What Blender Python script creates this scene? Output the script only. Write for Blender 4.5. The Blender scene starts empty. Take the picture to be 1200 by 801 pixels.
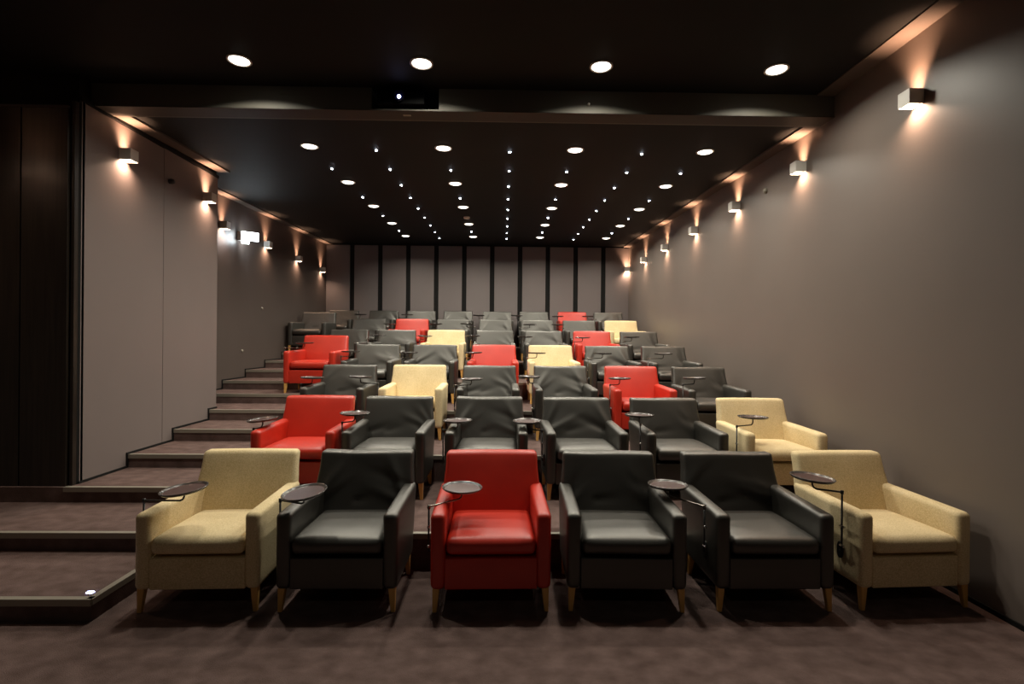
import bpy, bmesh, math, random
from mathutils import Matrix, Vector

random.seed(7)
S = bpy.context.scene
COL = S.collection

# ------------------------------------------------------------------ camera
cam_d = bpy.data.cameras.new('camera')
cam = bpy.data.objects.new('camera', cam_d)
COL.objects.link(cam)
cam_d.sensor_width = 36.0
cam_d.lens = 18.0
cam_d.clip_start = 0.05
cam_d.clip_end = 60
CAM_H = 1.606
cam.matrix_world = (Matrix.Translation((0, 0, CAM_H)) @ Matrix.Rotation(-0.0167, 4, 'Z')
                    @ Matrix.Rotation(math.pi / 2, 4, 'X') @ Matrix.Rotation(0.008, 4, 'Z'))
S.camera = cam

# ------------------------------------------------------------------ world, light levels, exposure
W = bpy.data.worlds.new('world')
S.world = W
W.use_nodes = True
W.node_tree.nodes['Background'].inputs[0].default_value = (0.02, 0.02, 0.022, 1)
W.node_tree.nodes['Background'].inputs[1].default_value = 0.3

DOWN_L = 5.0           # downlight lens radiance
DOWN_W = 19.5           # downlight lamp power, W
DOWN_SPREAD = 151.0     # full cone of the recessed lamp, degrees
DOWN_C = (1.0, 0.94, 0.80)
STAR_L = 40.0
STAR_C = (0.78, 0.84, 1.0)
SCONCE_W = 3.6
SCONCE_C = (1.0, 0.56, 0.34)
SCONCE_C2 = (1.0, 0.66, 0.46)

S.view_settings.view_transform = 'Standard'
S.view_settings.look = 'None'
S.view_settings.exposure = 0.0
S.view_settings.gamma = 1.0
S.view_settings.use_curve_mapping = False
S.cycles.use_denoising = True
S.cycles.max_bounces = 8
S.cycles.diffuse_bounces = 5
S.cycles.glossy_bounces = 3
S.cycles.sample_clamp_indirect = 4.0
S.cycles.caustics_reflective = False
S.cycles.caustics_refractive = False

# ------------------------------------------------------------------ materials
def mat(name, col, rough=0.6, metal=0.0, spec=0.5, emit=None, strength=0.0):
    m = bpy.data.materials.new(name)
    m.use_nodes = True
    b = m.node_tree.nodes['Principled BSDF']
    b.inputs['Base Color'].default_value = (*col, 1)
    b.inputs['Roughness'].default_value = rough
    b.inputs['Metallic'].default_value = metal
    b.inputs['Specular IOR Level'].default_value = spec
    if emit:
        b.inputs['Emission Color'].default_value = (*emit, 1)
        b.inputs['Emission Strength'].default_value = strength
    return m


def vary(m, scale, c1, c2, bump=0.0, bscale=None, detail=4.0, stretch=(1, 1, 1), lo=0.3, hi=0.7, dist=0.01, coord='Object'):
    """two-tone noise colour and fine noise relief"""
    nt = m.node_tree
    b = nt.nodes['Principled BSDF']
    tc = nt.nodes.new('ShaderNodeTexCoord')
    mp = nt.nodes.new('ShaderNodeMapping')
    mp.inputs['Scale'].default_value = stretch
    nt.links.new(tc.outputs[coord], mp.inputs[0])
    n = nt.nodes.new('ShaderNodeTexNoise')
    n.inputs['Scale'].default_value = scale
    n.inputs['Detail'].default_value = detail
    nt.links.new(mp.outputs[0], n.inputs['Vector'])
    r = nt.nodes.new('ShaderNodeValToRGB')
    r.color_ramp.elements[0].position = lo
    r.color_ramp.elements[1].position = hi
    r.color_ramp.elements[0].color = (*c1, 1)
    r.color_ramp.elements[1].color = (*c2, 1)
    nt.links.new(n.outputs['Fac'], r.inputs[0])
    nt.links.new(r.outputs[0], b.inputs['Base Color'])
    if bump:
        n2 = nt.nodes.new('ShaderNodeTexNoise')
        n2.inputs['Scale'].default_value = bscale or scale * 8
        n2.inputs['Detail'].default_value = 3
        nt.links.new(mp.outputs[0], n2.inputs['Vector'])
        bp = nt.nodes.new('ShaderNodeBump')
        bp.inputs['Strength'].default_value = bump
        bp.inputs['Distance'].default_value = dist
        nt.links.new(n2.outputs['Fac'], bp.inputs['Height'])
        nt.links.new(bp.outputs[0], b.inputs['Normal'])
    return m


M = {}
mk = mat('carpet', (0.1, 0.07, 0.07), 0.95, spec=0.1)
vary(mk, 8.0, (0.100, 0.066, 0.058), (0.170, 0.116, 0.104), bump=0.8, bscale=160, detail=12, dist=0.006, lo=0.30, hi=0.70, stretch=(1, 1.3, 1))
M['carpet'] = mk
M['wall'] = vary(mat('wall_paint', (0.2, 0.17, 0.15), 0.42, spec=0.45), 1.2, (0.160, 0.130, 0.112), (0.174, 0.141, 0.122), bump=0.05, bscale=60, dist=0.002)
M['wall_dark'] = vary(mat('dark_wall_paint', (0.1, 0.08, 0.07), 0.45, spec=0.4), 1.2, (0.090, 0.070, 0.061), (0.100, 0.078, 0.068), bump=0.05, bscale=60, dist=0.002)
M['panel'] = vary(mat('panel_laminate', (0.2, 0.17, 0.16), 0.45, spec=0.4), 1.0, (0.180, 0.146, 0.136), (0.195, 0.158, 0.147), bump=0.03, bscale=40, dist=0.002)
M['rear_panel'] = vary(mat('rear_panel_fabric', (0.2, 0.18, 0.17), 0.7, spec=0.3), 1.0, (0.165, 0.140, 0.135), (0.18, 0.153, 0.148), bump=0.1, bscale=90, dist=0.002)
M['black'] = mat('black_paint', (0.008, 0.0075, 0.007), 0.75, spec=0.2)
M['ceiling'] = vary(mat('ceiling_paint', (0.02, 0.018, 0.016), 0.7, spec=0.2), 1.5, (0.0055, 0.0055, 0.005), (0.0075, 0.0075, 0.007))
M['beam'] = mat('beam_paint', (0.105, 0.098, 0.08), 0.6, spec=0.3)
M['border'] = mat('border_paint', (0.10, 0.08, 0.068), 0.6, spec=0.3)
M['border_shaded'] = mat('shaded_border_paint', (0.04, 0.032, 0.026), 0.6, spec=0.3)  # border colour darkened to imitate the shade under the beam
M['projector_black'] = mat('projector_black', (0.003, 0.003, 0.003), 0.9, spec=0.05)
M['darkwood'] = vary(mat('dark_wood', (0.02, 0.015, 0.012), 0.28, spec=0.5), 3.0, (0.012, 0.009, 0.007), (0.03, 0.022, 0.016), bump=0.08, bscale=18,
                     stretch=(14, 14, 0.5), dist=0.002)
M['nosing'] = mat('nosing_metal', (0.30, 0.28, 0.23), 0.5, metal=0.35)
M['black_leather'] = vary(mat('black_leather', (0.03, 0.028, 0.026), 0.46, spec=0.9), 6.0, (0.006, 0.0055, 0.004), (0.010, 0.009, 0.007), bump=0.25, bscale=170, dist=0.0015)
_b = M['black_leather'].node_tree.nodes['Principled BSDF']
_b.inputs['Coat Weight'].default_value = 0.6
_b.inputs['Specular Tint'].default_value = (1.0, 0.97, 0.90, 1)
_b.inputs['Coat Tint'].default_value = (1.0, 0.98, 0.94, 1)
_b.inputs['Coat Roughness'].default_value = 0.5
M['red_leather'] = vary(mat('red_leather', (0.45, 0.03, 0.02), 0.42, spec=0.6), 5.0, (0.47, 0.020, 0.007), (0.54, 0.027, 0.010), bump=0.15, bscale=170, dist=0.001)
M['wood'] = vary(mat('beech_wood', (0.55, 0.3, 0.1), 0.4), 8.0, (0.60, 0.32, 0.08), (0.70, 0.40, 0.12), stretch=(6, 6, 0.6))
M['tray'] = vary(mat('brown_tray', (0.05, 0.02, 0.018), 0.36, spec=0.6), 8.0, (0.045, 0.018, 0.016), (0.07, 0.028, 0.024))
M['tray_rim'] = mat('tray_rim', (0.06, 0.05, 0.045), 0.25, spec=0.6)
M['rod'] = mat('steel_rod', (0.25, 0.23, 0.2), 0.25, metal=0.9)
M['rod_dark'] = mat('dark_rod', (0.03, 0.03, 0.03), 0.35, metal=0.4)
M['chrome'] = mat('chrome', (0.8, 0.8, 0.8), 0.12, metal=1)
M['white'] = mat('white_paint', (0.72, 0.69, 0.63), 0.45)
M['lens'] = mat('downlight_lens', (0.9, 0.9, 0.85), 0.5, emit=DOWN_C, strength=DOWN_L)
M['star'] = mat('star_lens', (0.9, 0.9, 1), 0.5, emit=STAR_C, strength=STAR_L)
M['bulb'] = mat('sconce_bulb', (0.9, 0.9, 0.9), 0.5, emit=(1, 0.8, 0.6), strength=6)
M['sign'] = mat('sign_face', (0.9, 0.9, 0.9), 0.5, emit=(0.86, 0.95, 1.0), strength=30)
M['blue_led'] = mat('blue_led', (0.8, 0.8, 1), 0.5, emit=(0.45, 0.5, 1.0), strength=25)
M['glass'] = mat('projector_lens_glass', (0.01, 0.01, 0.03), 0.05, spec=1.0)

# cream woven cloth
mc = mat('cream_cloth', (0.6, 0.47, 0.22), 0.9, spec=0.15)
nt = mc.node_tree
tc = nt.nodes.new('ShaderNodeTexCoord')
n1 = nt.nodes.new('ShaderNodeTexNoise'); n1.inputs['Scale'].default_value = 150; n1.inputs['Detail'].default_value = 2
n0 = nt.nodes.new('ShaderNodeTexNoise'); n0.inputs['Scale'].default_value = 5; n0.inputs['Detail'].default_value = 3
nt.links.new(tc.outputs['Object'], n1.inputs['Vector']); nt.links.new(tc.outputs['Object'], n0.inputs['Vector'])
mx = nt.nodes.new('ShaderNodeMath'); mx.operation = 'MULTIPLY_ADD'; mx.inputs[1].default_value = 0.7
m2 = nt.nodes.new('ShaderNodeMath'); m2.operation = 'MULTIPLY'; m2.inputs[1].default_value = 0.3
nt.links.new(n0.outputs['Fac'], m2.inputs[0]); nt.links.new(n1.outputs['Fac'], mx.inputs[0]); nt.links.new(m2.outputs[0], mx.inputs[2])
rp = nt.nodes.new('ShaderNodeValToRGB')
rp.color_ramp.elements[0].position = 0.32; rp.color_ramp.elements[0].color = (0.58, 0.45, 0.23, 1)
rp.color_ramp.elements[1].position = 0.64; rp.color_ramp.elements[1].color = (0.82, 0.68, 0.43, 1)
nt.links.new(mx.outputs[0], rp.inputs[0]); nt.links.new(rp.outputs[0], nt.nodes['Principled BSDF'].inputs['Base Color'])
bp = nt.nodes.new('ShaderNodeBump'); bp.inputs['Strength'].default_value = 0.35; bp.inputs['Distance'].default_value = 0.002
nt.links.new(n1.outputs['Fac'], bp.inputs['Height']); nt.links.new(bp.outputs[0], nt.nodes['Principled BSDF'].inputs['Normal'])
M['cream_cloth'] = mc

# ------------------------------------------------------------------ helpers
def link(name, me, parent=None, loc=None):
    o = bpy.data.objects.new(name, me)
    COL.objects.link(o)
    if parent:
        o.parent = parent
    if loc is not None:
        o.location = loc
    return o


def to_mesh(bm, name, m, smooth=False):
    me = bpy.data.meshes.new(name)
    bm.normal_update()
    bm.to_mesh(me)
    bm.free()
    for mm in (m if isinstance(m, (list, tuple)) else [m]):
        me.materials.append(mm)
    if smooth:
        for p in me.polygons:
            p.use_smooth = True
    return me


def add_box(bm, x0, x1, y0, y1, z0, z1, mi=0):
    vs = [bm.verts.new(p) for p in ((x0, y0, z0), (x1, y0, z0), (x1, y1, z0), (x0, y1, z0),
                                    (x0, y0, z1), (x1, y0, z1), (x1, y1, z1), (x0, y1, z1))]
    fs = []
    for f in ((0, 3, 2, 1), (4, 5, 6, 7), (0, 1, 5, 4), (1, 2, 6, 5), (2, 3, 7, 6), (3, 0, 4, 7)):
        fc = bm.faces.new([vs[i] for i in f])
        fc.material_index = mi
        fs.append(fc)
    return vs, fs


def box(name, x0, x1, y0, y1, z0, z1, m, parent=None, bevel=0.0, seg=2):
    bm = bmesh.new()
    add_box(bm, x0, x1, y0, y1, z0, z1)
    if bevel:
        bmesh.ops.bevel(bm, geom=bm.edges[:], offset=bevel, segments=seg, profile=0.5, affect='EDGES')
    return link(name, to_mesh(bm, name, m), parent)


def rbox(h, r, n, deform=None):
    """rounded box, half sizes h, corner radius r, n inner divisions per axis; deform(Vector)->Vector"""
    def ticks(hh, k):
        a = [-hh, -hh + r * 0.3, -hh + r * 0.65, -hh + r]
        inner = [(-hh + r) + (2 * (hh - r)) * i / k for i in range(1, k)]
        return a + inner + [-t for t in reversed(a)]
    T = [ticks(h[i], n[i]) for i in range(3)]
    bm = bmesh.new()
    cache = {}

    def vert(i, j, k):
        key = (i, j, k)
        if key not in cache:
            p = Vector((T[0][i], T[1][j], T[2][k]))
            q = Vector([max(-(h[a] - r), min(h[a] - r, p[a])) for a in range(3)])
            d = p - q
            if d.length > 1e-9:
                p = q + d.normalized() * r
            if deform:
                p = deform(p)
            cache[key] = bm.verts.new(p)
        return cache[key]
    L = [len(t) - 1 for t in T]
    for a in range(3):
        b, c = (a + 1) % 3, (a + 2) % 3
        for side in (0, L[a]):
            for u in range(L[b]):
                for v in range(L[c]):
                    q = []
                    for (du, dv) in ((0, 0), (1, 0), (1, 1), (0, 1)):
                        idx = [0, 0, 0]
                        idx[a] = side; idx[b] = u + du; idx[c] = v + dv
                        q.append(vert(*idx))
                    if side == 0:
                        q.reverse()
                    bm.faces.new(q)
    return bm


def tube(bm, pts, rad, seg=8):
    """round bar along a list of points (flat caps)"""
    pts = [Vector(p) for p in pts]
    rings = []
    prev = None
    for i, p in enumerate(pts):
        if i == 0:
            t = pts[1] - p
        elif i == len(pts) - 1:
            t = p - pts[i - 1]
        else:
            t = (pts[i + 1] - p).normalized() + (p - pts[i - 1]).normalized()
        t.normalize()
        ref = prev if prev is not None else (Vector((0, 0, 1)) if abs(t.z) < 0.9 else Vector((1, 0, 0)))
        a = (ref - t * ref.dot(t)).normalized()
        prev = a
        b = t.cross(a)
        rings.append([bm.verts.new(p + (a * math.cos(2 * math.pi * k / seg) + b * math.sin(2 * math.pi * k / seg)) * rad) for k in range(seg)])
    for r0, r1 in zip(rings, rings[1:]):
        for k in range(seg):
            bm.faces.new((r0[k], r0[(k + 1) % seg], r1[(k + 1) % seg], r1[k]))
    bm.faces.new(list(reversed(rings[0])))
    bm.faces.new(rings[-1])


def lathe(bm, prof, seg=24, mi=None):
    """profile of (radius, z) around the z axis"""
    rings = []
    for r, z in prof:
        if r < 1e-6:
            rings.append([bm.verts.new((0, 0, z))])
        else:
            rings.append([bm.verts.new((r * math.cos(2 * math.pi * k / seg), r * math.sin(2 * math.pi * k / seg), z)) for k in range(seg)])
    for i, (r0, r1) in enumerate(zip(rings, rings[1:])):
        for k in range(seg):
            k2 = (k + 1) % seg
            if len(r0) == 1:
                f = bm.faces.new((r0[0], r1[k2], r1[k]))
            elif len(r1) == 1:
                f = bm.faces.new((r0[k], r0[k2], r1[0]))
            else:
                f = bm.faces.new((r0[k], r0[k2], r1[k2], r1[k]))
            if mi:
                f.material_index = mi[i]


def empty(name, loc, rz=0.0):
    o = bpy.data.objects.new(name, None)
    o.empty_display_size = 0.1
    COL.objects.link(o)
    o.location = loc
    o.rotation_euler = (0, 0, rz)
    return o


def tag(o, label, cat, group=None):
    o['label'] = label
    o['category'] = cat
    if group:
        o['group'] = group
    return o


def struct(o):
    o['kind'] = 'structure'
    return o


ORD = ['first', 'second', 'third', 'fourth', 'fifth', 'sixth', 'seventh', 'eighth', 'ninth', 'tenth']

# ------------------------------------------------------------------ room shell
XR, XL, XP, XF = 2.95, -4.17, -3.60, -4.60       # right wall, rear left wall, partition, front left wall
YB, YD, YBEAM = 12.10, 4.33, 4.54                 # rear wall, dark doors, beam face
ZC = 3.84                                         # front ceiling
SL = 0.0285
def zc(y):                                        # rear ceiling rises slightly towards the back
    return 3.645 + SL * (y - YBEAM)
T = 0.1245                                        # riser
def yn(k):                                        # nosing of step k
    return 2.95 + 0.675 * (k - 1)

struct(box('floor', XF, XR, -2.5, 3.7, -0.1, 0, M['carpet']))
struct(box('wall_right', XR, XR + 0.12, -2.5, YB + 0.15, -0.1, 4.1, M['wall']))
struct(box('wall_front', XF - 0.12, XR + 0.12, -2.62, -2.5, -0.1, 4.0, M['wall']))
wlf = struct(box('wall_left_front', XF - 0.12, XF, -2.5, YD + 0.1, -0.1, 4.0, M['wall']))
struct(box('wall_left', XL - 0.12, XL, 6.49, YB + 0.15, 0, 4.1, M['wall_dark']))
struct(box('ceiling_front', XF - 0.12, XR + 0.12, -2.6, YBEAM + 0.1, ZC, ZC + 0.1, M['ceiling']))

# steps: even ones are the seating tiers over the full width, odd ones the half steps in the aisle
for k in range(1, 13):
    z1 = T * k
    y0 = yn(k)
    if k % 2 == 0:
        y1 = yn(k + 2) if k < 12 else YB + 0.1
        z0 = z1 - 2 * T
        xl, xr = (XF if k == 2 else XL), XR
        if k == 2:
            z0 = -0.05
        else:
            z0 = z1 - 2 * T - 0.001
        y1 += 0.02
    else:
        y1 = yn(k + 1)
        z0 = z1 - T
        xl = XF if k == 1 else XL
        xr = -2.33 if k < 9 else -3.16
    s = struct(box('step', xl, xr, y0, y1, z0, z1, M['carpet']))
    nl = xl
    if k in (3, 4, 5):
        nl = XP - (0.03 if k == 3 else 0)
    elif k > 5:
        nl = XL
    bm = bmesh.new()
    add_box(bm, nl, xr, y0 - 0.008, y0 + 0.03, z1 - 0.036, z1 + 0.003)
    if k % 2 == 1:
        add_box(bm, xr - 0.03, xr + 0.008, y0, y1, z1 - 0.032, z1 + 0.003)
    link('nosing', to_mesh(bm, 'nosing', M['nosing']), s)

# dark skirting where the treads meet the left walls
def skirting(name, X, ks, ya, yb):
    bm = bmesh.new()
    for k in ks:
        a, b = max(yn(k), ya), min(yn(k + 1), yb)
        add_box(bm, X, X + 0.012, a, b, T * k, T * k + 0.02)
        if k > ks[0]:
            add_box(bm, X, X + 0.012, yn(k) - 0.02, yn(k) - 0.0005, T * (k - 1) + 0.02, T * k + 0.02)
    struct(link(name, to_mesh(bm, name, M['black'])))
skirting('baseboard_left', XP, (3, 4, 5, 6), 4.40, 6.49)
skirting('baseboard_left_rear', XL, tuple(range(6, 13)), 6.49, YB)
struct(box('baseboard_right', XR - 0.012, XR, -2.5, yn(2), 0, 0.03, M['black']))

# partition of two tall panels beside the stairs
part = empty('wall_partition', (XP, 4.40, 0))
struct(part)
def pbox(name, x0, x1, y0, y1, z0, z1, m, b=0.0):
    o = box(name, x0 - XP, x1 - XP, y0 - 4.40, y1 - 4.40, z0, z1, m, part, b)
    return o
pbox('core', XL - 0.12, XP - 0.02, 4.42, 6.49, 0.2, 4.0, M['black'])
pbox('panel', XP - 0.02, XP, 4.425, 5.47, 0.25, 3.62, M['panel'], 0.003)
pbox('panel', XP - 0.02, XP, 5.477, 6.49, 0.25, 3.66, M['panel'], 0.003)
pbox('edge_strip', XP - 0.022, XP + 0.002, 4.404, 4.412, 0.3735, 3.62, M['black'])
pbox('edge_strip', XP - 0.02, XP + 0.002, 4.415, 4.423, 0.3735, 3.62, M['panel'])
pbox('shadow_gap', XP - 0.02, XP + 0.012, 4.40, 6.49, 3.625, 3.66, M['black'])

# dark wooden door leaves on the landing
dw = struct(empty('door_1', (-4.1, YD, 2 * T)))
def dbox(name, x0, x1, y0, y1, z0, z1, m, b=0.0):
    return box(name, x0 + 4.1, x1 + 4.1, y0 - YD, y1 - YD, z0 - 2 * T, z1 - 2 * T, m, dw, b)
zd = 2 * T + 0.01
dbox('door_leaf', -4.6, -4.033, YD, YD + 0.05, zd, 3.53, M['darkwood'], 0.003)
dbox('door_leaf', -4.024, -3.643, YD, YD + 0.05, zd, 3.53, M['darkwood'], 0.003)
dbox('door_frame', -3.632, -3.602, YD + 0.02, YD + 0.09, zd, 3.60, M['darkwood'], 0.002)
dbox('lit_top_edge', -4.6, -3.643, YD - 0.004, YD + 0.02, 3.53, 3.55, M['border'])  # lighter brown strip painted for the door tops catching light
dbox('threshold', -4.6, -3.643, YD - 0.006, YD + 0.01, 2 * T, 2 * T + 0.012, M['nosing'])
struct(box('wall_left_header', XF, XP - 0.0, YD + 0.06, YD + 0.12, 0.2, 3.84, M['black']))

# beam between the higher front ceiling and the rear ceiling
bm = bmesh.new()
NX0, NX1 = -1.18, -0.588          # the niche for the projector
add_box(bm, XF, NX0, YBEAM, YBEAM + 0.22, 3.645, ZC + 0.1)
add_box(bm, NX1, XR, YBEAM, YBEAM + 0.22, 3.645, ZC + 0.1)
add_box(bm, NX0, NX1, YBEAM, YBEAM + 0.22, 3.645, 3.656)
struct(link('trim_1', to_mesh(bm, 'beam', M['beam'])))
box('niche_back', NX0, NX1, YBEAM + 0.20, YBEAM + 0.22, 3.656, ZC + 0.05, M['black'], bpy.data.objects['trim_1'])
box('access_plate', -1.98, -1.86, YBEAM - 0.006, YBEAM, 3.77, 3.80, M['beam'], bpy.data.objects['trim_1'])
box('underside_plate', -0.92, -0.85, YBEAM + 0.08, YBEAM + 0.11, 3.640, 3.645, M['nosing'], bpy.data.objects['trim_1'])

# rear ceiling slab and its lower brown border
def slab(name, x0, x1, y0, y1, off, th, m, st=True):
    bm = bmesh.new()
    vs = [bm.verts.new(p) for p in ((x0, y0, zc(y0) + off), (x1, y0, zc(y0) + off), (x1, y1, zc(y1) + off), (x0, y1, zc(y1) + off),
                                    (x0, y0, zc(y0) + off + th), (x1, y0, zc(y0) + off + th), (x1, y1, zc(y1) + off + th), (x0, y1, zc(y1) + off + th))]
    for f in ((0, 3, 2, 1), (4, 5, 6, 7), (0, 1, 5, 4), (1, 2, 6, 5), (2, 3, 7, 6), (3, 0, 4, 7)):
        bm.faces.new([vs[i] for i in f])
    o = link(name, to_mesh(bm, name, m))
    return struct(o) if st else o
slab('ceiling', XL - 0.1, XR + 0.1, YBEAM + 0.2, YB + 0.1, 0.02, 0.1, M['ceiling'])
slab('trim_2', XR - 0.14, XR, YBEAM + 0.22, YB, 0.0, 0.03, M['border'])
slab('trim_3', XP + 0.006, XP + 0.15, YBEAM + 0.22, 6.49, 0.0, 0.03, M['border'])
slab('trim_4', XL, XL + 0.14, 6.49, YB, 0.0, 0.03, M['border'])
struct(box('trim_5', XR - 0.16, XR, -2.5, YBEAM, ZC - 0.012, ZC, M['border']))
slab('trim_6', XP, XR, YBEAM - 0.004, YBEAM + 0.20, -0.006, 0.006, M['border_shaded'])

# rear wall: black backing with eleven upright panels
rw = struct(box('wall_rear', XL - 0.1, XR + 0.1, YB, YB + 0.12, 1.2, 4.05, M['black']))
w_, g_ = 0.553, 0.1037
for i in range(11):
    x0 = XL + i * (w_ + g_)
    bm = bmesh.new()
    add_box(bm, x0 + 0.004, x0 + w_, YB - 0.035, YB, 12 * T, zc(YB) - 0.012)
    bmesh.ops.bevel(bm, geom=bm.edges[:], offset=0.004, segments=2, affect='EDGES')
    link('panel', to_mesh(bm, 'rear_panel', M['rear_panel']), rw)

# ------------------------------------------------------------------ armchairs
def crease_set(seed, n):
    rnd = random.Random(seed)
    L = []
    for i in range(n):
        side = rnd.choice((-1, 1))
        ax, az = side * rnd.uniform(0.24, 0.33), rnd.uniform(-0.08, 0.05)
        ang = rnd.uniform(15, 78) * math.pi / 180
        ln = rnd.uniform(0.14, 0.34)
        bx, bz = ax - side * math.cos(ang) * ln, az + math.sin(ang) * ln
        L.append((ax, az, bx, bz, rnd.uniform(0.007, 0.016) * rnd.choice((-1, 1, 1)), rnd.uniform(0.012, 0.026)))
    L.append((rnd.uniform(-0.2, 0), rnd.uniform(-0.08, 0.0), rnd.uniform(0.05, 0.25), rnd.uniform(-0.06, 0.04), -0.007, 0.02))
    return L


def crease_val(cs, x, z):
    v = 0
    for ax, az, bx, bz, a, w in cs:
        dx, dz = bx - ax, bz - az
        L2 = dx * dx + dz * dz
        t = max(0.0, min(1.0, ((x - ax) * dx + (z - az) * dz) / L2))
        d2 = (x - ax - t * dx) ** 2 + (z - az - t * dz) ** 2
        v += a * (1 - t * 0.85) * math.exp(-d2 / (w * (1 + t)) ** 2)
    return v


LEG = 0.135
RAKE = 0.305


def back_mesh(kind, seed):
    wrinkled = kind == 'black'
    cs = crease_set(seed, 9) if wrinkled else []
    rnd = random.Random(seed)
    ph = rnd.uniform(0, 6)
    zc_, hz = 0.535, 0.276
    def df(p):
        x, y, z = p
        # softly crowned top, slightly narrower towards the top
        zz = z + zc_
        front = max(0.0, -y / 0.05)
        if wrinkled:
            inner = max(0, 1 - (abs(x) / 0.33) ** 6) * max(0, 1 - (abs(z) / hz) ** 8)
            y -= front * crease_val(cs, x, z) * inner
            y -= front * 0.004 * math.sin(7 * x + ph) * inner
            zz += (0.003 * math.sin(11 * x + ph) - 0.003 * (1 - (x / 0.33) ** 2)) * max(0, z / hz)
        else:
            y -= front * 0.010 * (1 - (x / 0.33) ** 2) * (1 - (z / hz) ** 2)
            zz += 0.004 * (1 - (x / 0.33) ** 2) * max(0, z / hz)
        x *= 1.0 + 0.025 * (0.811 - zz) / 0.5 + 0.03 * max(0.0, min(1.0, (0.70 - zz) / 0.10))
        y0 = 0.50 + (zz - 0.25) * RAKE
        return Vector((x, y0 + 0.05 + y, zz))
    bm = rbox((0.328, 0.05, hz), 0.028 if kind != 'black' else 0.022, (34, 3, 26) if wrinkled else (12, 2, 10), df)
    return to_mesh(bm, kind + '_backrest', M[{'black': 'black_leather', 'red': 'red_leather', 'cream': 'cream_cloth'}[kind]], True)


def seat_mesh(kind, seed):
    wrinkled = kind == 'black'
    rnd = random.Random(seed + 50)
    a, b, c = rnd.uniform(0, 6), rnd.uniform(0, 6), rnd.uniform(5, 9)
    cs = [(rnd.uniform(-.2, .2), rnd.uniform(-.2, .2), rnd.uniform(-.2, .2), rnd.uniform(-.2, .2), rnd.uniform(-.003, .004), rnd.uniform(.015, .03)) for _ in range(5)]
    def df(p):
        x, y, z = p
        up = max(0, z / 0.045)
        z += up * 0.016 * max(0, 1 - (x / 0.27) ** 4) * max(0, 1 - (y / 0.28) ** 4)
        if wrinkled:
            z += up * crease_val(cs, x, y) + up * 0.002 * math.sin(c * x + a) * math.sin(c * y + b)
        yy = y + 0.275
        # the front lip bulges a little
        if y < -0.2:
            yy -= 0.010 * (1 - (z / 0.05) ** 2) * (1 - (x / 0.28) ** 4)
        return Vector((x, yy, z + 0.392 - 0.016 * yy))
    bm = rbox((0.267, 0.28, 0.051), 0.036, (16, 16, 3), df)
    return to_mesh(bm, kind + '_seat_cushion', M[{'black': 'black_leather', 'red': 'red_leather', 'cream': 'cream_cloth'}[kind]], True)


def arm_mesh(kind, side):
    def df(p):
        x, y, z = p                     # y in -0.5..0.5, z in -0.5..0.5 scaled below
        t = (y + 0.30) / 0.60
        zz = LEG + (z + 0.225) / 0.45 * (0.450 + 0.016 * t)
        rear = 0.545 + (zz - LEG) * RAKE
        yy = t * rear
        # outer face belly very slight, arm pad slightly fuller at the top
        x *= 1 + 0.04 * max(0, (z - 0.15) / 0.075)
        x *= 1 - 0.04 * max(0.0, (0.0 - z) / 0.225)
        return Vector((x + side * 0.3145, yy, zz))
    bm = rbox((0.0445, 0.30, 0.225), 0.032, (2, 10, 8), df)
    return to_mesh(bm, kind + '_armrest', M[{'black': 'black_leather', 'red': 'red_leather', 'cream': 'cream_cloth'}[kind]], True)


def frame_mesh(kind):
    def df(p):
        x, y, z = p
        zz = z + 0.2285
        return Vector((x, 0.010 + (y + 0.27) / 0.54 * (0.53 + (zz - LEG) * RAKE), zz))
    bm = rbox((0.275, 0.27, 0.0925), 0.008, (4, 4, 2), df)
    return to_mesh(bm, kind + '_seat_frame', M[{'black': 'black_leather', 'red': 'red_leather', 'cream': 'cream_cloth'}[kind]], True)


def leg_mesh(sx, sy):
    bm = bmesh.new()
    cx, cy = sx * 0.325, (0.035 if sy < 0 else 0.505)
    vs, fs = add_box(bm, cx - 0.021, cx + 0.021, cy - 0.021, cy + 0.021, 0, LEG + 0.01)
    for v in vs:
        if v.co.z < 0.01:
            v.co.x = cx + (v.co.x - cx) * 0.58 + sx * 0.008
            v.co.y = cy + (v.co.y - cy) * 0.58 + sy * 0.010
    bmesh.ops.bevel(bm, geom=bm.edges[:], offset=0.003, segments=1, affect='EDGES')
    return to_mesh(bm, 'leg', M['wood'])


PARTS = {}
LEGS = [leg_mesh(sx, sy) for sx in (-1, 1) for sy in (-1, 1)]
for kd in ('black', 'red', 'cream'):
    nv = 6 if kd == 'black' else 1
    PARTS[kd] = dict(back=[back_mesh(kd, 11 + 7 * v) for v in range(nv)], seat=[seat_mesh(kd, 3 + v) for v in range(min(nv, 3))],
                     arms=[arm_mesh(kd, -1), arm_mesh(kd, 1)], frame=frame_mesh(kd))

# tray dish: shared
bm = bmesh.new()
lathe(bm, [(0, -0.006), (0.060, -0.006), (0.118, -0.002), (0.129, 0.008), (0.131, 0.014), (0.127, 0.016), (0.122, 0.009), (0.1135, 0.0045), (0.110, 0.0035), (0, 0.0035)],
      40, [0, 0, 1, 1, 1, 1, 1, 0, 0])
TRAY = to_mesh(bm, 'tray', [M['tray'], M['tray_rim']], False)
for p_ in TRAY.polygons:
    p_.use_smooth = p_.material_index == 1
bm = bmesh.new()
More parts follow.
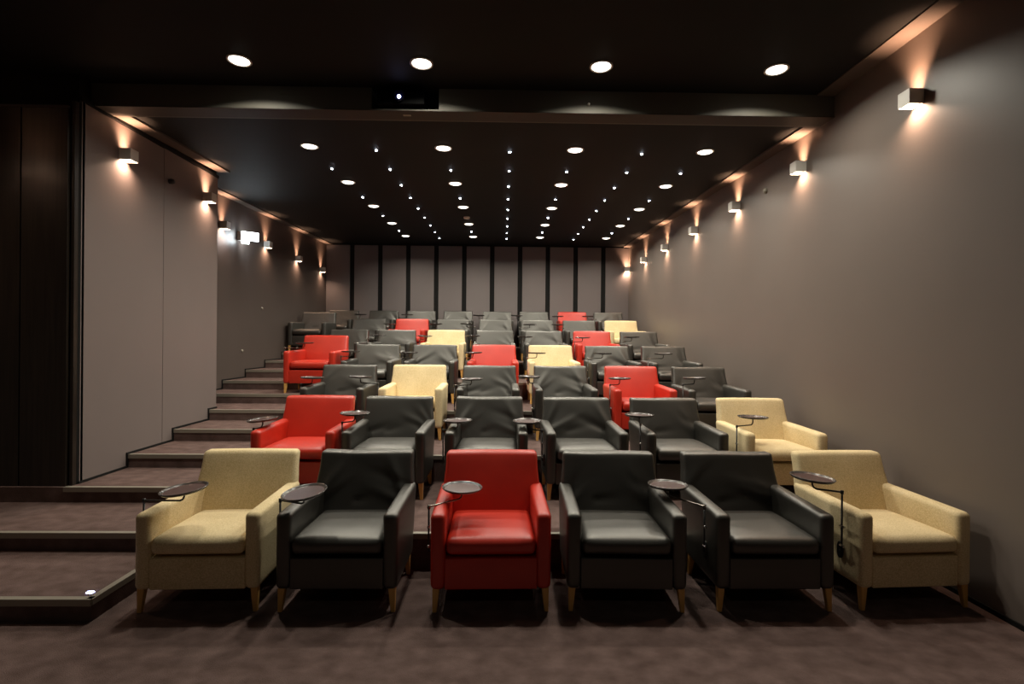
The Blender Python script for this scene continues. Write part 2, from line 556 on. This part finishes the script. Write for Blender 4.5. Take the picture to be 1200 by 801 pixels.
# oval wall plate on the outside of the left arm, with a screw knob
seg = 16
ring0 = [bm.verts.new((-0.3595, 0.17 + 0.024 * math.cos(2 * math.pi * k / seg), 0.31 + 0.055 * math.sin(2 * math.pi * k / seg))) for k in range(seg)]
ring1 = [bm.verts.new((-0.372, 0.17 + 0.022 * math.cos(2 * math.pi * k / seg), 0.31 + 0.052 * math.sin(2 * math.pi * k / seg))) for k in range(seg)]
for k in range(seg):
    bm.faces.new((ring0[k], ring0[(k + 1) % seg], ring1[(k + 1) % seg], ring1[k]))
bm.faces.new(ring1)
BRACKET = to_mesh(bm, 'bracket', M['rod_dark'])
bm = bmesh.new()
tube(bm, [(-0.384, 0.145, 0.35), (-0.384, 0.112, 0.35)], 0.008, 8)
KNOB = to_mesh(bm, 'knob', M['chrome'], True)


def pole_mesh(top):
    bm = bmesh.new()
    tube(bm, [(-0.372, 0.16, 0.31), (-0.382, 0.14, 0.315), (-0.384, 0.132, 0.34), (-0.384, 0.132, top)], 0.006, 8)
    return to_mesh(bm, 'tray_pole', M['rod_dark'], True)


def tray_arm_mesh(dx, dy, z, bright):
    top = z - 0.062
    a = Vector((-0.384, 0.132, top)); b = Vector((dx, dy, top))
    d = (b - a)
    L = max(d.length, 0.02)
    d.normalize()
    bm = bmesh.new()
    pts = [a - Vector((0, 0, 0.02)), a]
    if L > 0.06:
        pts += [a + d * 0.01, b - d * 0.025, b - d * 0.008 + Vector((0, 0, 0.008))]
    pts += [b + Vector((0, 0, 0.025)), b + Vector((0, 0, 0.058))]
    tube(bm, pts, 0.006, 8)
    tube(bm, [a - Vector((0, 0, 0.012)), a + Vector((0, 0, 0.010))], 0.010, 8)
    return to_mesh(bm, 'tray_arm', M['rod'] if bright else M['rod_dark'], True)


DESC = {'black': 'black leather', 'red': 'red leather', 'cream': 'cream woven cloth'}
# (x, colour, tray dx, tray z) for every chair, rows from the front
ROWS = [
 [(-1.80, 'cream', -.191, .659), (-.976, 'black', -.270, .640), (-.070, 'red', -.178, .675), (.757, 'black', None, 0), (1.642, 'black', -.587, .695), (2.50, 'cream', -.501, .745)],
 [(-1.794, 'red', -.345, .643), (-1.023, 'black', -.299, .701), (-.138, 'black', -.265, .640), (.730, 'black', -.513, .640), (1.599, 'black', -.370, .70), (2.465, 'cream', -.199, .687)],
 [(-1.912, 'black', -.292, .671), (-1.041, 'cream', -.609, .684), (-.170, 'black', -.198, .668), (.718, 'black', -.417, .70), (1.609, 'red', -.252, .685), (2.458, 'black', -.220, .696)],
 [(-2.695, 'red', -.144, .69), (-1.890, 'black', -.275, .70), (-1.030, 'black', -.314, .69), (-.144, 'red', -.286, .694), (.717, 'cream', -.241, .697), (1.576, 'black', -.159, .698), (2.434, 'black', -.140, .70)],
 [(-2.726, 'black', None, 0), (-1.890, 'black', -.220, .70), (-1.015, 'cream', -.315, .692), (-.153, 'black', -.366, .70), (.712, 'black', -.352, .691), (1.577, 'red', -.240, .685), (2.417, 'black', -.246, .70)],
 [(-3.742, 'black', None, 0), (-2.725, 'black', None, 0), (-1.861, 'red', -.349, .685), (-1.029, 'black', -.293, .69), (-.167, 'black', -.551, .70), (.694, 'black', -.186, .696), (1.547, 'black', -.486, .70), (2.400, 'cream', None, 0)],
 [(-3.663, 'black', None, 0), (-2.747, 'black', -.410, .685), (-1.899, 'black', -.235, .687), (-1.046, 'black', None, 0), (-.147, 'black', -.405, .685), (.701, 'black', -.412, .69), (1.577, 'red', -.374, .68), (2.417, 'black', -.550, .685)],
]
ROT1 = [.03, .0, .02, -.03, .0, .055]
rnd = random.Random(5)
cnt = 0
for r, row in enumerate(ROWS):
    names = [c[1] for c in row]
    for j, (x, kd, tdx, tz) in enumerate(row):
        z = 2 * T * r
        if (r == 3 and j == 0) or (r == 5 and j == 0):
            z += T
        rz = ROT1[j] if r == 0 else rnd.uniform(-0.012, 0.012)
        y = 3.03 + 1.35 * r + (0.03 if (r == 0 and j == 5) else 0)
        if r == 3 and j == 0:
            y += 0.06
        x0 = x + math.sin(rz) * 0.33
        ch = empty('armchair', (x0, y, z), rz)
        rowname = 'front row' if r == 0 else ('back row' if r == 6 else ORD[r] + ' row from the front')
        where = 'leftmost' if j == 0 else ('rightmost' if j == len(row) - 1 else ORD[j] + ' from left')
        extra = ''
        if r == 3 and j == 0:
            extra = ' beside the aisle steps'
        if r == 5 and j == 0:
            extra = ' by the left wall'
        tag(ch, '%s armchair, %s in the %s%s' % (DESC[kd], where, rowname, extra), 'armchair', 'cinema armchairs in seven rising rows')
        P = PARTS[kd]
        link('seat_cushion', P['seat'][cnt % len(P['seat'])], ch)
        link('backrest', P['back'][(cnt * 5 + r) % len(P['back'])], ch)
        link('armrest', P['arms'][0], ch)
        link('armrest', P['arms'][1], ch)
        link('seat_frame', P['frame'], ch)
        for l in LEGS:
            link('leg', l, ch)
        if tdx is not None:
            dy = 0.22
            if r == 0:
                dy = {0: 0.12, 1: 0.06, 2: 0.30, 4: 0.36, 5: 0.22}[j]
                # keep the tray in line with its row when it sits nearer or further
                sc_ = (y + dy) / (y + 0.22)
                ax = (x + tdx) * sc_ - x0
                tz = CAM_H - z - (CAM_H - z - tz) * sc_
                tdx = ax
            tr = link('tray', TRAY, ch, (tdx, dy, tz))
            tr.rotation_euler = {(0, 0): (0.05, -0.09, 0), (0, 1): (0.10, -0.10, 0), (0, 5): (0.02, 0.07, 0)}.get((r, j), (rnd.uniform(-.03, .03), rnd.uniform(-.03, .03), 0))
            if r == 1 and j == 0:
                tr.rotation_euler = (0.02, -0.10, 0)
            link('tray_arm', tray_arm_mesh(tdx, dy, tz, j in (2, 4) or r > 2), ch)
            link('tray_pole', pole_mesh(tz - 0.08), ch)
            link('bracket', BRACKET, ch)
            link('screw_knob', KNOB, ch)
            link('screw_knob', KNOB, ch, (0, 0, 0.12))
        cnt += 1

# ------------------------------------------------------------------ downlights
bm = bmesh.new()
lathe(bm, [(0.094, 0.0), (0.094, -0.006), (0.082, -0.008), (0.076, -0.002), (0.074, 0.012)], 32)
RING = to_mesh(bm, 'trim_ring', M['white'], True)
bm = bmesh.new()
lathe(bm, [(0.075, -0.001), (0.066, -0.010), (0.045, -0.017), (0.020, -0.021), (0, -0.022)], 32)
DLENS = to_mesh(bm, 'lens', M['lens'], True)
DX = [-2.10, -0.665, 0.762, 2.18]


def downlight(x, y, z, tilt, label, group, dim=1.0):
    d = empty('downlight', (x, y, z))
    d.rotation_euler = (tilt, 0, 0)
    tag(d, label, 'ceiling light', group)
    link('trim_ring', RING, d)
    link('lens', DLENS, d, (0, 0, -0.0005))
    ld = bpy.data.lights.new('downlight_lamp', 'AREA')
    ld.shape = 'DISK'
    ld.size = 0.14
    ld.energy = DOWN_W * dim
    ld.color = DOWN_C
    ld.spread = math.radians(DOWN_SPREAD)
    lo = link('downlight_lamp', ld, d, (0, 0, -0.024))


for i, x in enumerate([-2.13, -0.676, 0.773, 2.204]):
    downlight(x, 4.13, ZC, 0, 'large round downlight in the high front ceiling, %s from left' % ORD[i], 'front ceiling downlights')
for rr, y in enumerate([5.54, 6.90, 8.25, 9.60, 10.93]):
    for i, x in enumerate(DX):
        downlight(x, y, zc(y) + 0.02, math.atan(SL), 'round downlight in the rear ceiling, %s row, %s from left' % (ORD[rr], ORD[i]), 'rear ceiling downlights')
# added fill lamps, unseen behind the viewpoint, to brighten the chair fronts
for i, x in enumerate([-2.13, -0.676, 0.773, 2.204]):
    downlight(x, -0.6, ZC, 0, 'added dim fill lamp behind the viewpoint, %s from left' % ORD[i], 'front ceiling downlights', 0.07)

# star lights
bm = bmesh.new()
lathe(bm, [(0.014, 0.0), (0.012, -0.007), (0.007, -0.012), (0, -0.014)], 12)
STAR = to_mesh(bm, 'star_lens', M['star'], True)
bm = bmesh.new()
lathe(bm, [(0.017, 0.001), (0.017, -0.002), (0.011, -0.003)], 12)
SRING = to_mesh(bm, 'star_ring', M['rod'], True)
colnames = ['leftmost', 'left inner', 'left middle', 'centre', 'right middle', 'right inner', 'rightmost']
def star(x, y, label):
    s = empty('star_light', (x, y, zc(y) + 0.02))
    tag(s, label, 'ceiling light', 'tiny star lights in the rear ceiling')
    link('lens', STAR, s)
    link('ring', SRING, s)
for nm, x in (('left', -1.41), ('centre', 0.053), ('right', 1.51)):
    for k in range(9):
        star(x, 5.63 + 0.69 * k, 'tiny white star light in the %s star column, %s from the front' % (nm, ORD[k]))
for i, x in enumerate([-2.12, -0.665, 0.765, 2.18]):
    for k in range(4):
        y = 6.32 + 1.37 * k - 0.08 * (k > 1)
        star(x, y, 'tiny white star light between downlights, %s lamp column, %s from the front' % (ORD[i], ORD[k]))

# ------------------------------------------------------------------ sconces
def sconce_mesh():
    a, t, h = 0.053, 0.004, 0.053
    bm = bmesh.new()
    # hollow square sleeve, open above and below; local -x face lies on the wall for the right wall copy
    add_box(bm, -a, a, -a, -a + t, -h, h)
    add_box(bm, -a, a, a - t, a, -h, h)
    add_box(bm, -a, -a + t, -a + t, a - t, -h, h)
    add_box(bm, a - t, a, -a + t, a - t, -h, h)
    return to_mesh(bm, 'shade', M['white'])
SHADE = sconce_mesh()
bm = bmesh.new()
add_box(bm, -0.048, 0.048, -0.048, 0.048, -0.036, 0.014)
SB = to_mesh(bm, 'lamp_panel', M['bulb'])


def sconce(x, y, z, label):
    s = empty('wall_sconce', (x, y, z))
    tag(s, label, 'wall lamp', 'cube wall sconces')
    link('shade', SHADE, s)
    link('lamp_panel', SB, s)
    for up in (1, -1):
        ld = bpy.data.lights.new('sconce_lamp', 'AREA')
        ld.shape = 'SQUARE'
        ld.size = 0.088
        ld.energy = SCONCE_W * (1.0 if up > 0 else 1.2)
        ld.color = SCONCE_C if up > 0 else SCONCE_C2
        ld.spread = math.radians(75 if up > 0 else 135)
        lo = bpy.data.objects.new('sconce_lamp', ld)
        COL.objects.link(lo)
        lo.parent = s
        lo.location = (0, 0, 0.018 if up > 0 else -0.040)
        lo.rotation_euler = (math.pi if up > 0 else 0, 0, 0)


for i in range(7):
    sconce(XR - 0.054, 3.61 + 1.40 * i, 3.335 + (0.028, 0.012, 0, 0, 0, 0, 0)[i], 'white cube sconce on the right wall, %s' % ('nearest the camera' if i == 0 else ('last, in the rear corner' if i == 6 else ORD[i] + ' from the camera')))
sconce(XP + 0.054, 4.89, 3.335, 'white cube sconce on the left partition, nearer the camera')
sconce(XP + 0.054, 6.22, 3.31, 'white cube sconce on the left partition, at its far edge')
for i, (y, z) in enumerate([(7.62, 3.29), (9.0, 3.265), (10.35, 3.24), (11.7, 3.21)]):
    sconce(XL + 0.054, y, z, 'white cube sconce on the rear left wall, %s' % ('half hidden by the partition', 'just beyond the lit sign', 'third from the partition', 'last, in the rear corner')[i])
sconce(XF + 0.054, 3.53, 3.34, 'white cube sconce on the front left wall outside the frame')

# ------------------------------------------------------------------ lit sign on the rear left wall
sg = empty('emergency_sign', (-4.17, 8.12, 3.23), 0.0)
tag(sg, 'glowing white emergency light sign on the rear left wall', 'sign')
box('housing', 0.0, 0.06, -0.06, 0.02, -0.07, 0.07, M['white'], sg, 0.004)
fc = box('sign_face', 0.0, 0.23, -0.012, 0.012, -0.055, 0.075, M['sign'], sg, 0.004)
fc.location = (0.06, -0.02, 0); fc.rotation_euler = (0, 0.05, 0.35)
fc2 = box('lower_panel', 0.0, 0.10, -0.010, 0.010, -0.11, -0.058, M['sign'], sg, 0.003)
fc2.location = (0.06, -0.02, 0); fc2.rotation_euler = (0, 0.05, 0.35)

# ------------------------------------------------------------------ projector in the beam niche
pj = empty('projector', (-0.92, 4.46, 3.656))
tag(pj, 'black projector with a glowing lens in the ceiling beam niche', 'projector')
box('body', -0.20, 0.212, 0.02, 0.25, 0.018, 0.135, M['projector_black'], pj, 0.008)
box('foot', -0.17, -0.12, 0.10, 0.20, 0.0, 0.02, M['projector_black'], pj)
box('foot', 0.12, 0.17, 0.10, 0.20, 0.0, 0.02, M['projector_black'], pj)
bm = bmesh.new()
tube(bm, [(0, 0.03, 0.078), (0, -0.02, 0.078)], 0.045, 24)
ln = link('lens_barrel', to_mesh(bm, 'lens_barrel', M['glass'], False), pj)
bm = bmesh.new()
lathe(bm, [(0, 0.006), (0.012, 0.004), (0.016, 0)], 16)
gl = link('lens_glow', to_mesh(bm, 'lens_glow', M['blue_led'], True), ln, (0.0, -0.021, 0.062))
gl.rotation_euler = (math.pi / 2, 0, 0)

# ------------------------------------------------------------------ small fittings
def disc_thing(name, loc, rot, r, h, m, label, cat):
    bm = bmesh.new()
    lathe(bm, [(r, 0), (r, h * 0.6), (r * 0.8, h), (0, h)], 20)
    o = link(name, to_mesh(bm, name, m, True))
    o.location = loc; o.rotation_euler = rot
    tag(o, label, cat)
    return o
disc_thing('light_sensor', (XR, 5.72, 3.33), (0, -math.pi / 2, 0), 0.03, 0.03, M['nosing'], 'small pale round sensor on the right wall', 'sensor')
disc_thing('wall_sensor', (XP, 5.56, 3.30), (0, math.pi / 2, 0), 0.028, 0.05, M['rod_dark'], 'small dark round sensor beside the left panel joint', 'sensor')
disc_thing('wall_button', (XL, 8.24, 1.43), (0, math.pi / 2, 0), 0.025, 0.015, M['nosing'], 'small round button low on the rear left wall', 'button')
disc_thing('wall_stud', (XL, 8.90, 2.15), (0, math.pi / 2, 0), 0.022, 0.015, M['nosing'], 'small round stud high on the rear left wall', 'stud')
disc_thing('smoke_detector', (-0.66, 9.0, zc(9.0) + 0.02), (math.pi, 0, 0), 0.055, 0.035, M['white'], 'small white smoke detector on the rear ceiling', 'smoke detector')
disc_thing('beam_sensor', (0.74, YBEAM, 3.72), (math.pi / 2, 0, 0), 0.012, 0.02, M['white'], 'tiny white sensor on the beam face', 'sensor')
st = box('step_marker_light', -0.018, 0.018, -0.010, 0.010, 0, 0.004, M['blue_led'])
st.location = (-2.40, 3.03, T)
tag(st, 'small blue-white marker light set in the lowest step corner', 'marker light')
